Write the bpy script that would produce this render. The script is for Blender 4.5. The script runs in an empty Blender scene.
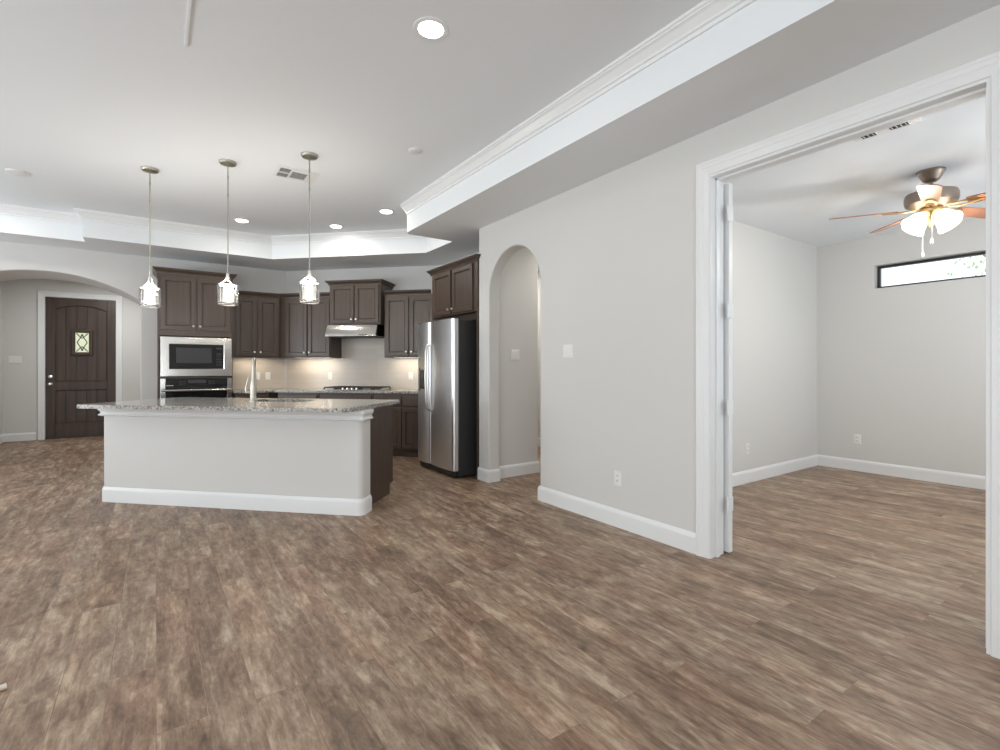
import bpy, bmesh, math, random
from mathutils import Vector, Matrix
random.seed(7)
R2 = math.sqrt(2)
sc = bpy.context.scene
C = sc.collection

# ------------------------------------------------------------------ camera
CAM_H = 1.214
cd = bpy.data.cameras.new('camera'); cam = bpy.data.objects.new('camera', cd); C.objects.link(cam)
cam.location = (0, 0, CAM_H); cam.rotation_euler = (math.radians(90), 0, math.radians(-35))
cd.sensor_width = 36; cd.lens = 491 / 1000 * 36; cd.shift_y = -6.5 / 1000; cd.clip_start = .02
sc.camera = cam

# ------------------------------------------------------------------ world, exposure
w = bpy.data.worlds.new('daylight'); sc.world = w; w.use_nodes = True
wb = w.node_tree.nodes['Background']; wb.inputs[0].default_value = (.86, .93, 1, 1); wb.inputs[1].default_value = 1.6
sc.view_settings.view_transform = 'Standard'; sc.view_settings.look = 'None'
sc.view_settings.gamma = 1; sc.view_settings.use_curve_mapping = False
sc.view_settings.exposure = 0.08
sc.cycles.max_bounces = 10; sc.cycles.diffuse_bounces = 5; sc.cycles.glossy_bounces = 4
sc.cycles.transmission_bounces = 8; sc.cycles.transparent_max_bounces = 8
sc.cycles.caustics_reflective = False; sc.cycles.caustics_refractive = False
sc.cycles.sample_clamp_indirect = 4; sc.cycles.use_denoising = True

def area(name, loc, rot, sx, sy, power, col=(1, 1, 1), shape='RECTANGLE', spread=180):
    l = bpy.data.lights.new(name, 'AREA'); l.shape = shape; l.size = sx; l.size_y = sy; l.energy = power; l.color = col
    l.spread = math.radians(spread)
    o = bpy.data.objects.new(name, l); C.objects.link(o); o.location = loc; o.rotation_euler = [math.radians(a) for a in rot]
    return o
def point(name, loc, power, col, r=.03, parent=None):
    l = bpy.data.lights.new(name, 'POINT'); l.energy = power; l.color = col; l.shadow_soft_size = r
    o = bpy.data.objects.new(name, l); C.objects.link(o); o.location = loc; o.parent = parent
    return o
DAY = (.95, .97, .985)
# daylight entering by the windows of the living room (left and rear walls) and of the office,
# plus added upward-facing fill lamps that brighten the ceilings
area('daylight_left_a', (-4.46, -1.2, 1.45), (0, -100, 0), 1.9, 2.3, 35, DAY)
area('daylight_left_b', (-4.46, 2.6, 1.45), (0, -100, 0), 1.9, 2.3, 35, DAY)
area('daylight_left_c', (-4.46, 6.4, 1.45), (0, -100, 0), 1.9, 1.7, 26, DAY)
area('daylight_rear', (-1.75, -3.96, 1.3), (100, 0, 0), 3.2, 2.1, 50, DAY)
FILL = (.90, .98, 1.075)
area('ceiling_fill_left_a', (-4.32, -1.2, 1.2), (0, -150, 0), .6, 2.3, 31, FILL)
area('ceiling_fill_left_b', (-4.32, 2.6, 1.2), (0, -150, 0), .6, 2.3, 38, FILL)
area('ceiling_fill_left_c', (-4.32, 6.4, 1.2), (0, -150, 0), .6, 1.7, 50, FILL)
area('ceiling_fill_rear', (-1.75, -3.82, 1.0), (150, 0, 0), 3.2, .6, 70, FILL)
area('daylight_office', (5.0, -1.16, 1.4), (100, 0, 0), 2.2, 1.6, 14, (.90, .955, 1.03))
area('ceiling_fill_office', (5.0, -1.06, 1.2), (150, 0, 0), 2.1, .5, 42, FILL)

# ------------------------------------------------------------------ mesh helpers
class MB:
    def __init__(self): self.bm = bmesh.new()
    def _faces(self, vs, fs, M=None):
        bv = [self.bm.verts.new(M @ Vector(v) if M else v) for v in vs]
        for f in fs:
            try: self.bm.faces.new([bv[i] for i in f])
            except ValueError: pass
        return self
    def box(self, x0, y0, z0, x1, y1, z1, M=None):
        v = [(x0,y0,z0),(x1,y0,z0),(x1,y1,z0),(x0,y1,z0),(x0,y0,z1),(x1,y0,z1),(x1,y1,z1),(x0,y1,z1)]
        return self._faces(v, [(3,2,1,0),(4,5,6,7),(0,1,5,4),(1,2,6,5),(2,3,7,6),(3,0,4,7)], M)
    def prism(self, poly, c0, c1, f=lambda a, b, c: (a, b, c)):
        n = len(poly)
        v = [f(a, b, c0) for a, b in poly] + [f(a, b, c1) for a, b in poly]
        fs = [tuple(range(n))[::-1], tuple(range(n, 2*n))] + [(i, (i+1) % n, n+(i+1) % n, n+i) for i in range(n)]
        return self._faces(v, fs)
    def lathe(self, prof, c=(0, 0, 0), seg=24, M=None, cap=True):
        vs, fs = [], []
        for r, z in prof:
            for k in range(seg):
                a = 2*math.pi*k/seg; vs.append((c[0]+r*math.cos(a), c[1]+r*math.sin(a), c[2]+z))
        for i in range(len(prof)-1):
            for k in range(seg):
                fs.append((i*seg+k, i*seg+(k+1) % seg, (i+1)*seg+(k+1) % seg, (i+1)*seg+k))
        if cap:
            fs.append(tuple(range(seg))[::-1]); fs.append(tuple(range((len(prof)-1)*seg, len(prof)*seg)))
        return self._faces(vs, fs, M)
    def tube(self, pts, r, seg=8, M=None):
        pts = [Vector(p) for p in pts]; vs, fs = [], []
        rr = r if isinstance(r, (list, tuple)) else [r]*len(pts)
        up = Vector((0, 0, 1)); last = None
        for i, p in enumerate(pts):
            t = (pts[min(i+1, len(pts)-1)] - pts[max(i-1, 0)]).normalized()
            a = last if last is not None else (up if abs(t.z) < .95 else Vector((1, 0, 0)))
            n = (a - t*a.dot(t)).normalized(); last = n; b = t.cross(n)
            for k in range(seg):
                q = 2*math.pi*k/seg; vs.append(p + (n*math.cos(q) + b*math.sin(q))*rr[i])
        for i in range(len(pts)-1):
            for k in range(seg): fs.append((i*seg+k, i*seg+(k+1) % seg, (i+1)*seg+(k+1) % seg, (i+1)*seg+k))
        fs.append(tuple(range(seg))); fs.append(tuple(range((len(pts)-1)*seg, len(pts)*seg)))
        return self._faces(vs, fs, M)
    def sweep(self, path, prof, f=lambda a, b, c: (a, b, c), closed=False):
        """closed profile [(out, up)] carried along a 2-D path with mitred corners; out is to the left of the path"""
        n = len(path); P = [Vector(p) for p in path]; m = len(prof); vs, fs = [], []
        def nrm(i, j): d = (P[j]-P[i]).normalized(); return Vector((-d.y, d.x))
        for i in range(n):
            if closed or 0 < i < n-1:
                a, b = nrm((i-1) % n, i), nrm(i, (i+1) % n); q = (a+b); q = q/ max(.2, (1+a.dot(b)))
            else: q = nrm(0, 1) if i == 0 else nrm(n-2, n-1)
            for u, v in prof: e = P[i]+q*u; vs.append(f(e.x, e.y, v))
        for i in range(n if closed else n-1):
            j = (i+1) % n
            for k in range(m): fs.append((i*m+k, i*m+(k+1) % m, j*m+(k+1) % m, j*m+k))
        if not closed: fs.append(tuple(range(m))); fs.append(tuple(range((n-1)*m, n*m)))
        return self._faces(vs, fs)
    def rings(self, w, h, rr, M=None, x=0, z=0, back=True):
        """stack of rectangles (inset, y) from the back edge to the middle of the face"""
        vs, fs = [], []
        for i, y in rr: vs += [(x+i, y, z+i), (x+w-i, y, z+i), (x+w-i, y, z+h-i), (x+i, y, z+h-i)]
        for k in range(len(rr)-1):
            for q in range(4): fs.append((4*k+q, 4*k+(q+1) % 4, 4*k+4+(q+1) % 4, 4*k+4+q))
        k = 4*(len(rr)-1); fs.append((k, k+1, k+2, k+3))
        if back: fs.append((3, 2, 1, 0))
        return self._faces(vs, fs, M)
    def build(self, name, mat, parent=None, bevel=0, seg=2, smooth=False, loc=None, rot=None):
        bmesh.ops.recalc_face_normals(self.bm, faces=self.bm.faces[:])
        me = bpy.data.meshes.new(name); self.bm.to_mesh(me); self.bm.free()
        me.materials.append(mat)
        o = bpy.data.objects.new(name, me); C.objects.link(o); o.parent = parent
        if loc: o.location = loc
        if rot: o.rotation_euler = rot
        if bevel:
            b = o.modifiers.new('edge', 'BEVEL'); b.width = bevel; b.segments = seg; b.limit_method = 'ANGLE'; b.angle_limit = math.radians(40)
        if smooth or bevel:
            for p in me.polygons: p.use_smooth = True
            me.set_sharp_from_angle(angle=math.radians(38))
        return o
def tag(o, label=None, cat=None, group=None, kind=None):
    if label: o['label'] = label
    if cat: o['category'] = cat
    if group: o['group'] = group
    if kind: o['kind'] = kind
    return o
def empty(name, loc, rz=0, label=None, cat=None, group=None, kind=None):
    o = bpy.data.objects.new(name, None); C.objects.link(o); o.empty_display_size = .05
    o.location = loc; o.rotation_euler = (0, 0, math.radians(rz))
    return tag(o, label, cat, group, kind)
def copy_tree(o, parent=None):
    c = o.copy(); C.objects.link(c); c.parent = parent
    for ch in o.children: copy_tree(ch, c)
    return c
def D(S, t): return (S/2 + t/R2, S/2 - t/R2)       # kitchen diagonal: S = x+y, t runs to the right along it
def arc(cx, cy, r, a0, a1, n): return [(cx+r*math.cos(math.radians(a0+(a1-a0)*k/n)), cy+r*math.sin(math.radians(a0+(a1-a0)*k/n))) for k in range(n+1)]

# ------------------------------------------------------------------ materials
def mat(name, col, rough=.5, metal=0, spec=.5, bump=0, bscale=200, coat=0, emit=None, es=0):
    m = bpy.data.materials.new(name); m.use_nodes = True; nt = m.node_tree; b = nt.nodes['Principled BSDF']
    b.inputs['Base Color'].default_value = (*col, 1); b.inputs['Roughness'].default_value = rough
    b.inputs['Metallic'].default_value = metal; b.inputs['Specular IOR Level'].default_value = spec
    b.inputs['Coat Weight'].default_value = coat
    if emit: b.inputs['Emission Color'].default_value = (*emit, 1); b.inputs['Emission Strength'].default_value = es
    if bump:
        tc = nt.nodes.new('ShaderNodeTexCoord'); n = nt.nodes.new('ShaderNodeTexNoise'); n.inputs['Scale'].default_value = bscale; n.inputs['Detail'].default_value = 2
        bp = nt.nodes.new('ShaderNodeBump'); bp.inputs['Strength'].default_value = bump; bp.inputs['Distance'].default_value = .002
        nt.links.new(tc.outputs['Object'], n.inputs['Vector']); nt.links.new(n.outputs['Fac'], bp.inputs['Height']); nt.links.new(bp.outputs['Normal'], b.inputs['Normal'])
    return m
def N(nt, t, **kw):
    n = nt.nodes.new('ShaderNode'+t)
    for k, v in kw.items():
        if hasattr(n, k): setattr(n, k, v)
        else: n.inputs[k].default_value = v
    return n
def ramp(nt, stops):
    r = nt.nodes.new('ShaderNodeValToRGB'); e = r.color_ramp.elements
    while len(e) < len(stops): e.new(.5)
    for q, (p, c) in zip(e, stops): q.position = p; q.color = (*c, 1)
    return r
M = {}
M['wall'] = mat('wall_paint', (.668, .662, .642), .6, bump=.12, bscale=160, spec=.3)
M['ceil'] = mat('ceiling_paint', (.81, .838, .856), .75, bump=.2, bscale=120, spec=.2)
M['trim'] = mat('white_trim_paint', (.80, .81, .81), .32, spec=.4)
M['white'] = mat('white_plastic', (.80, .80, .78), .35)
M['nickel'] = mat('brushed_nickel', (.72, .70, .66), .28, 1); M['satin'] = mat('satin_nickel', (.52, .48, .42), .33, 1)
M['pewter'] = mat('aged_nickel', (.42, .40, .33), .4, 1)
M['chrome'] = mat('polished_chrome', (.85, .84, .82), .12, 1)
M['black'] = mat('black_glass', (.012, .012, .013), .08)
M['screen'] = mat('dim_display_glass', (.06, .06, .065), .1)
M['darkplastic'] = mat('black_plastic', (.02, .02, .021), .4)
M['fridgeside'] = mat('dark_grey_enamel', (.028, .027, .028), .5)
M['iron'] = mat('cast_iron', (.02, .02, .02), .6)
M['grille'] = mat('dark_duct', (.03, .03, .03), .8)
M['vent'] = mat('white_vent_metal', (.76, .76, .75), .5)
M['brass'] = mat('antique_brass', (.62, .42, .2), .3, 1)
M['fanmetal'] = mat('aged_fan_metal', (.33, .27, .22), .4, .9)
M['cord'] = mat('pale_plastic', (.72, .64, .55), .5)
M['lens'] = mat('lamp_lens', (1, 1, 1), .5, emit=(1, .97, .92), es=16)
M['bulb'] = mat('lit_bulb', (1, 1, 1), .5, emit=(1, .9, .74), es=22)
M['strip'] = mat('lit_strip', (1, 1, 1), .5, emit=(1, .88, .7), es=8)
M['lead'] = mat('lead_came', (.02, .02, .02), .5, .6)

def wood(name, dark, light, rough=.38, scale=(30, 30, 2.0)):
    m = mat(name, dark, rough, coat=.12, spec=.42); nt = m.node_tree; b = nt.nodes['Principled BSDF']; b.inputs['Coat Roughness'].default_value = .3
    tc = N(nt, 'TexCoord'); mp = N(nt, 'Mapping'); mp.inputs['Scale'].default_value = scale
    n = N(nt, 'TexNoise', Scale=1.0, Detail=5.0); r = ramp(nt, [(.3, dark), (.7, light)])
    nt.links.new(tc.outputs['Object'], mp.inputs[0]); nt.links.new(mp.outputs[0], n.inputs['Vector'])
    nt.links.new(n.outputs['Fac'], r.inputs[0]); nt.links.new(r.outputs[0], b.inputs['Base Color'])
    return m
M['cab'] = wood('espresso_cabinet', (.066, .045, .033), (.090, .063, .048), .34)
M['door'] = wood('stained_door_wood', (.034, .018, .011), (.072, .039, .023), .42, (18, 18, 1.2))
M['blade'] = wood('fan_blade_wood', (.30, .12, .06), (.42, .19, .10), .35, (6, 6, 6))

def steel(name, col, rough, sc_):
    m = mat(name, col, rough, 1); nt = m.node_tree; b = nt.nodes['Principled BSDF']
    tc = N(nt, 'TexCoord'); mp = N(nt, 'Mapping'); mp.inputs['Scale'].default_value = sc_
    n = N(nt, 'TexNoise', Scale=1.0, Detail=3.0); r = N(nt, 'MapRange'); r.inputs['To Min'].default_value = rough-.015; r.inputs['To Max'].default_value = rough+.02
    nt.links.new(tc.outputs['Object'], mp.inputs[0]); nt.links.new(mp.outputs[0], n.inputs['Vector'])
    nt.links.new(n.outputs['Fac'], r.inputs['Value']); nt.links.new(r.outputs[0], b.inputs['Roughness'])
    return m
M['steel'] = steel('stainless_steel', (.56, .54, .51), .17, (4, 4, 400)); M['fridge'] = steel('stainless_door', (.78, .79, .81), .33, (4, 4, 300))

def glass(name, tint, rough=0., gloss=.1):
    m = bpy.data.materials.new(name); m.use_nodes = True; nt = m.node_tree
    for n in list(nt.nodes):
        if n.type != 'OUTPUT_MATERIAL': nt.nodes.remove(n)
    t = N(nt, 'BsdfTransparent'); t.inputs[0].default_value = (*tint, 1); g = N(nt, 'BsdfGlossy'); g.inputs['Roughness'].default_value = max(.02, rough)
    fr = N(nt, 'Fresnel', IOR=1.45); mx = N(nt, 'MixShader')
    nt.links.new(fr.outputs[0], mx.inputs[0]); nt.links.new(t.outputs[0], mx.inputs[1]); nt.links.new(g.outputs[0], mx.inputs[2])
    nt.links.new(mx.outputs[0], nt.nodes['Material Output'].inputs[0])
    return m
M['pane'] = glass('window_glass', (.96, .98, .97)); M['artglass'] = glass('leaded_glass', (.72, .80, .52), .1)
M['sleeve'] = mat('glow_sleeve_emitter', (.9, .87, .8), .4, emit=(1, .93, .82), es=1.5)
def crystal_mat():
    m = bpy.data.materials.new('crystal_prism'); m.use_nodes = True; nt = m.node_tree; nt.nodes.remove(nt.nodes['Principled BSDF'])
    g = N(nt, 'BsdfGlass', IOR=1.5); g.inputs['Roughness'].default_value = .03; t = N(nt, 'BsdfTransparent'); mx = N(nt, 'MixShader'); mx.inputs[0].default_value = .5
    nt.links.new(t.outputs[0], mx.inputs[1]); nt.links.new(g.outputs[0], mx.inputs[2]); nt.links.new(mx.outputs[0], nt.nodes['Material Output'].inputs[0]); return m
M['crystal'] = crystal_mat()
def shade_mat():
    m = bpy.data.materials.new('frosted_shade_glass'); m.use_nodes = True; nt = m.node_tree
    nt.nodes.remove(nt.nodes['Principled BSDF'])
    a = N(nt, 'BsdfTranslucent'); a.inputs[0].default_value = (.95, .9, .82, 1); d = N(nt, 'BsdfDiffuse'); d.inputs[0].default_value = (.9, .88, .84, 1)
    mx = N(nt, 'MixShader'); mx.inputs[0].default_value = .35; e = N(nt, 'Emission'); e.inputs[0].default_value = (1, .93, .82, 1); e.inputs[1].default_value = 1.6
    ad = N(nt, 'AddShader')
    nt.links.new(a.outputs[0], mx.inputs[1]); nt.links.new(d.outputs[0], mx.inputs[2]); nt.links.new(mx.outputs[0], ad.inputs[0]); nt.links.new(e.outputs[0], ad.inputs[1])
    nt.links.new(ad.outputs[0], nt.nodes['Material Output'].inputs[0])
    return m
M['shade'] = shade_mat()

def floor_mat():
    m = mat('vinyl_plank', (.3, .22, .17), .42, spec=.45); nt = m.node_tree; b = nt.nodes['Principled BSDF']; L = nt.links.new
    tc = N(nt, 'TexCoord'); sx = N(nt, 'SeparateXYZ'); cx = N(nt, 'CombineXYZ')
    L(tc.outputs['Object'], sx.inputs[0]); L(sx.outputs['Y'], cx.inputs['X']); L(sx.outputs['X'], cx.inputs['Y'])
    br = N(nt, 'TexBrick'); br.offset = .37; br.squash = 1; br.inputs['Color1'].default_value = (0, 0, 0, 1); br.inputs['Color2'].default_value = (1, 1, 1, 1); br.inputs['Mortar'].default_value = (.5, .5, .5, 1)
    br.inputs['Scale'].default_value = 1; br.inputs['Brick Width'].default_value = 1.22; br.inputs['Row Height'].default_value = .15; br.inputs['Mortar Size'].default_value = .0012
    br.inputs['Bias'].default_value = 0
    L(cx.outputs[0], br.inputs['Vector'])
    # per-plank shift so the figure breaks at every plank
    off = N(nt, 'VectorMath', operation='SCALE'); off.inputs['Scale'].default_value = 37
    L(br.outputs['Color'], off.inputs[0])
    ad = N(nt, 'VectorMath', operation='ADD'); L(cx.outputs[0], ad.inputs[0]); L(off.outputs[0], ad.inputs[1])
    def noise(scale, detail, rough=.55, dist=0.):
        mp = N(nt, 'Mapping'); mp.inputs['Scale'].default_value = scale; L(ad.outputs[0], mp.inputs[0])
        n = N(nt, 'TexNoise', Scale=1.0, Detail=detail, Roughness=rough, Distortion=dist); L(mp.outputs[0], n.inputs['Vector']); return n
    n1 = noise((2.6, 9, 1), 4, .6, .5); n2 = noise((6, 29, 1), 6, .68, .6); n3 = noise((5, 120, 1), 3, .6); n5 = noise((9, 17, 1), 3, .6, .9)
    def madd(a, k, c):
        q = N(nt, 'Math', operation='MULTIPLY_ADD'); L(a, q.inputs[0]); q.inputs[1].default_value = k
        if isinstance(c, (int, float)): q.inputs[2].default_value = c
        else: L(c, q.inputs[2])
        return q.outputs[0]
    v = madd(n1.outputs['Fac'], .70, 0); v = madd(n2.outputs['Fac'], .62, v); v = madd(n3.outputs['Fac'], .18, v); v = madd(n5.outputs['Fac'], .35, v); v = madd(br.outputs['Color'], .10, v)
    v = madd(v, 1.32, -.775)
    r = ramp(nt, [(.12, (.085, .054, .036)), (.34, (.172, .110, .074)), (.5, (.245, .164, .114)), (.66, (.335, .240, .172)), (.88, (.50, .395, .295))])
    L(v, r.inputs[0])
    # plank-to-plank drift between grey and red brown
    n6 = noise((16, 52, 1), 4, .7, .4); v = madd(n6.outputs['Fac'], .42, v); v = madd(v, 1.18, -.30)
    fl = noise((7, 15, 1), 5, .7, .7); fr_ = ramp(nt, [(.60, (0, 0, 0)), (.72, (1, 1, 1))]); L(fl.outputs['Fac'], fr_.inputs[0]); v = madd(fr_.outputs[0], .16, v); L(v, r.inputs[0])
    n4 = noise((1.1, 3.5, 1), 2); hue = ramp(nt, [(.36, (1.055, .975, .93)), (.5, (1.0, .985, .945)), (.64, (.975, .995, .975))]); L(n4.outputs['Fac'], hue.inputs[0])
    mx = N(nt, 'Mix', data_type='RGBA', blend_type='MULTIPLY'); mx.inputs[0].default_value = 1
    L(r.outputs[0], mx.inputs[6]); L(hue.outputs[0], mx.inputs[7])
    seam = N(nt, 'Mix', data_type='RGBA', blend_type='MULTIPLY'); L(br.outputs['Fac'], seam.inputs[0]); L(mx.outputs[2], seam.inputs[6]); seam.inputs[7].default_value = (.86, .84, .83, 1)
    L(seam.outputs[2], b.inputs['Base Color'])
    rr = N(nt, 'MapRange'); rr.inputs['To Min'].default_value = .36; rr.inputs['To Max'].default_value = .55; L(n2.outputs['Fac'], rr.inputs['Value']); L(rr.outputs[0], b.inputs['Roughness'])
    bp = N(nt, 'Bump'); bp.inputs['Strength'].default_value = .2; bp.inputs['Distance'].default_value = .003; L(n3.outputs['Fac'], bp.inputs['Height']); L(bp.outputs[0], b.inputs['Normal'])
    return m
M['floor'] = floor_mat()

def granite():
    m = mat('speckled_granite', (.5, .47, .42), .12); nt = m.node_tree; b = nt.nodes['Principled BSDF']; L = nt.links.new
    tc = N(nt, 'TexCoord'); n = N(nt, 'TexNoise', Scale=55.0, Detail=5.0, Roughness=.7); v = N(nt, 'TexVoronoi', Scale=75.0)
    L(tc.outputs['Object'], n.inputs['Vector']); L(tc.outputs['Object'], v.inputs['Vector'])
    r = ramp(nt, [(.34, (.03, .03, .03)), (.43, (.24, .235, .23)), (.54, (.50, .485, .46)), (.72, (.70, .685, .65))]); L(n.outputs['Fac'], r.inputs[0])
    r2 = ramp(nt, [(0, (.55, .53, .5)), (1, (1.05, 1.03, 1))]); L(v.outputs['Color'], r2.inputs[0])
    mx = N(nt, 'Mix', data_type='RGBA', blend_type='MULTIPLY'); mx.inputs[0].default_value = .6; L(r.outputs[0], mx.inputs[6]); L(r2.outputs[0], mx.inputs[7])
    L(mx.outputs[2], b.inputs['Base Color']); return m
M['granite'] = granite()
def tile():
    m = mat('backsplash_tile', (.55, .5, .44), .25); nt = m.node_tree; b = nt.nodes['Principled BSDF']; L = nt.links.new
    tc = N(nt, 'TexCoord'); sx = N(nt, 'SeparateXYZ'); cx = N(nt, 'CombineXYZ'); L(tc.outputs['Object'], sx.inputs[0]); L(sx.outputs['X'], cx.inputs['X']); L(sx.outputs['Z'], cx.inputs['Y'])
    br = N(nt, 'TexBrick'); br.inputs['Color1'].default_value = (.55, .50, .44, 1); br.inputs['Color2'].default_value = (.50, .455, .40, 1); br.inputs['Mortar'].default_value = (.46, .42, .37, 1)
    br.inputs['Scale'].default_value = 1; br.inputs['Brick Width'].default_value = .3; br.inputs['Row Height'].default_value = .075; br.inputs['Mortar Size'].default_value = .002
    L(cx.outputs[0], br.inputs['Vector']); L(br.outputs['Color'], b.inputs['Base Color']); return m
M['tile'] = tile()

# ------------------------------------------------------------------ shell
XW, XO, YK, SK, XF = 2.9, 6.81, 8.26, 9.92, 3.47
ZS, ZT = 2.743, 3.048
def struct(mb, name, m, **kw): return tag(mb.build(name, m, **kw), kind='structure')
struct(MB().box(-4.7, -4.2, -.08, 7, 11.6, 0), 'floor', M['floor'])
struct(MB().box(-4.7, -4.2, ZT, 3.05, 8.4, ZT+.06), 'ceiling', M['ceil'])
tray = [(2.31, -4.2), (2.31, 5.10)] + [(2.318, 5.135), (2.337, 5.16), (2.37, 5.17)] + [(2.92, 5.17), (2.92, 5.86), (1.33, 7.45), (-.70, 7.45), (-.70, 7.72), (-3.8, 7.72), (-3.8, -4.2)]
b = MB()
for q in ([(2.31, -4.2), (2.95, -4.2), (2.95, 5.17), (2.37, 5.17), (2.337, 5.16), (2.318, 5.135), (2.31, 5.10)], [(2.95, 4.5), (3.52, 4.5), (3.52, 6.44), (2.95, 5.87)], [(2.92, 5.17), (2.95, 5.17), (2.95, 5.87), (2.92, 5.86)],
          [(2.92, 5.86), (2.95, 5.87), (3.52, 6.44), (1.72, 8.30), (1.33, 7.45)], [(-.70, 7.45), (1.33, 7.45), (1.72, 8.30), (-.70, 8.30)], [(-4.6, 7.72), (-.70, 7.72), (-.70, 8.30), (-4.6, 8.30)], [(-4.6, -4.2), (-3.8, -4.2), (-3.8, 7.72), (-4.6, 7.72)]):
    b.prism(q, ZS, ZT+.01)
struct(b, 'ceiling_soffit', M['ceil'])
crown = [(0, 0), (0, -.105), (.012, -.105), (.014, -.094), (.007, -.090), (.009, -.082), (.020, -.076), (.024, -.066), (.050, -.034), (.064, -.026), (.064, -.018), (.072, -.014), (.076, 0)]
b = MB().sweep(tray, [(u, ZT+v) for u, v in crown]); struct(b, 'trim_1', M['trim'])

yz = lambda X: (lambda a, b, c: (c, a, b))
# right wall: arch to the hall, wide cased opening to the office
AC, AR, AZ = 3.925, .425, 2.005
OY0, OY1, OZ = .505, 1.815, 2.455
poly = [(-4.1, 0), (OY0, 0), (OY0, OZ), (OY1, OZ), (OY1, 0), (AC-AR, 0)] + arc(AC, AZ, AR, 180, 0, 28) + [(AC+AR, 0), (4.55, 0), (4.55, ZS+.05), (-4.1, ZS+.05)]
struct(MB().prism(poly, XW, XW+.14, yz(0)), 'wall_right', M['wall'], bevel=.014, seg=3)
struct(MB().box(XW+.14, 4.45, 0, 3.66, 4.55, ZS+.05), 'wall_hall', M['wall'], bevel=.012, seg=3)
struct(MB().box(XF, 4.55, 0, XF+.13, 7.1, ZS+.05), 'wall_alcove', M['wall'])
d0, d1 = D(SK, -4.66), D(SK, -2.10)
struct(MB().box(0, 0, 0, 2.60, .12, ZS+.05), 'wall_cooktop', M['wall'], loc=(d0[0], d0[1], 0), rot=(0, 0, math.radians(-45)))
# kitchen / foyer wall with its wide segmental arch
xc, hw, rise, zp, TK = -1.14, .965, .295, 2.43, .74
RR = (hw*hw+rise*rise)/(2*rise); a = math.degrees(math.asin(hw/RR))
poly = [(1.72, 0), (1.72, ZS+.05), (-4.6, ZS+.05), (-4.6, 0), (xc-hw, 0)] + arc(xc, zp-RR, RR, 90+a, 90-a, 26) + [(xc+hw, 0)]
struct(MB().prism(poly, YK, YK+TK, lambda a, b, c: (a, c, b)), 'wall_kitchen', M['wall'], bevel=.014, seg=3)
# foyer
YF = 11.35; DX0, DX1, DZ = -1.56, -.60, 2.45
poly = [(-2.2, 0), (DX0, 0), (DX0, DZ), (DX1, DZ), (DX1, 0), (1.0, 0), (1.0, ZS+.05), (-2.2, ZS+.05)]
struct(MB().prism(poly, YF, YF+.14, lambda a, b, c: (a, c, b)), 'wall_foyer', M['wall'])
struct(MB().box(-2.2, YK+TK, 0, -2.07, YF, ZS+.05), 'wall_foyer_left', M['wall'])
struct(MB().box(.9, YK+TK, 0, 1.0, YF, ZS+.05), 'wall_foyer_right', M['wall'])
struct(MB().box(-2.2, YK+TK, ZS, 1.0, YF+.1, ZS+.06), 'ceiling_foyer', M['ceil'])
# office
WY0, WY1, WZ0, WZ1 = .45, 2.17, 2.137, 2.405
struct(MB().box(XW+.14, 2.77, 0, XO+.15, 2.89, ZS+.05), 'wall_office_left', M['wall'])
b = MB().box(XO, -1.3, 0, XO+.15, 2.77, WZ0).box(XO, -1.3, WZ1, XO+.15, 2.77, ZS+.05).box(XO, -1.3, WZ0, XO+.15, WY0, WZ1).box(XO, WY1, WZ0, XO+.15, 2.77, WZ1)
struct(b, 'wall_office_far', M['wall'])
OW = (3.9, 6.1, .6, 2.2)
b = MB().box(XW+.14, -1.3, 0, OW[0], -1.2, ZS+.05).box(OW[1], -1.3, 0, XO, -1.2, ZS+.05).box(OW[0], -1.3, 0, OW[1], -1.2, OW[2]).box(OW[0], -1.3, OW[3], OW[1], -1.2, ZS+.05)
struct(b, 'wall_office_right', M['wall'])
struct(MB().box(XW+.14, -1.3, ZS, XO+.15, 2.9, ZS+.06), 'ceiling_office', M['ceil'])
# hall behind the small arch
struct(MB().box(4.9, 2.89, 0, 5.0, 7.2, ZS+.05), 'wall_hall_far', M['wall'])
struct(MB().box(XF, 7.1, 0, 5.0, 7.2, ZS+.05), 'wall_hall_end', M['wall'])
struct(MB().box(XW+.10, 2.85, ZS+.002, 5.0, 4.5, ZS+.06).box(3.54, 4.5, ZS+.002, 5.0, 7.2, ZS+.06), 'ceiling_hall', M['ceil'])
# living-room walls behind the camera, with their windows
def pierced(name, x_or_y, axis, lo, hi, holes, th):
    b = MB(); edges = sorted(holes); cur = lo
    def bx(a0, z0, a1, z1):
        if axis == 'x': b.box(x_or_y, a0, z0, x_or_y+th, a1, z1)
        else: b.box(a0, x_or_y, z0, a1, x_or_y+th, z1)
    for a0, a1, z0, z1 in edges:
        bx(cur, 0, a0, ZT); bx(a0, 0, a1, z0); bx(a0, z1, a1, ZT); cur = a1
    bx(cur, 0, hi, ZT); struct(b, name, M['wall'])
LW = [(-2.4, 0, .45, 2.4), (1.4, 3.8, .45, 2.4), (5.5, 7.3, .45, 2.4)]; RW = [(-3.4, -.1, .15, 2.4)]
pierced('wall_left', -4.62, 'x', -4.1, 8.3, LW, .12); pierced('wall_rear', -4.12, 'y', -4.6, XW+.1, RW, .12)
def window(n, w_, h_, loc, rz, cols, fw=.05, fm='trim', depth=.05, pm='pane'):
    e = empty('window_%d' % n, loc, rz, kind='structure')
    b = MB().sweep([(0, 0), (w_, 0), (w_, h_), (0, h_)], [(0, 0), (fw, 0), (fw, depth), (0, depth)], lambda a, b, c: (a, c, b), closed=True)
    for k in range(1, cols): x = w_*k/cols; b.box(x-fw/2, 0, fw*.5, x+fw/2, depth, h_-fw*.5)
    b.build('window_frame', M[fm], e, bevel=.003)
    MB().box(fw*.6, depth*.45, fw*.6, w_-fw*.6, depth*.45+.006, h_-fw*.6).build('pane', M[pm], e)
    return e
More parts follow.
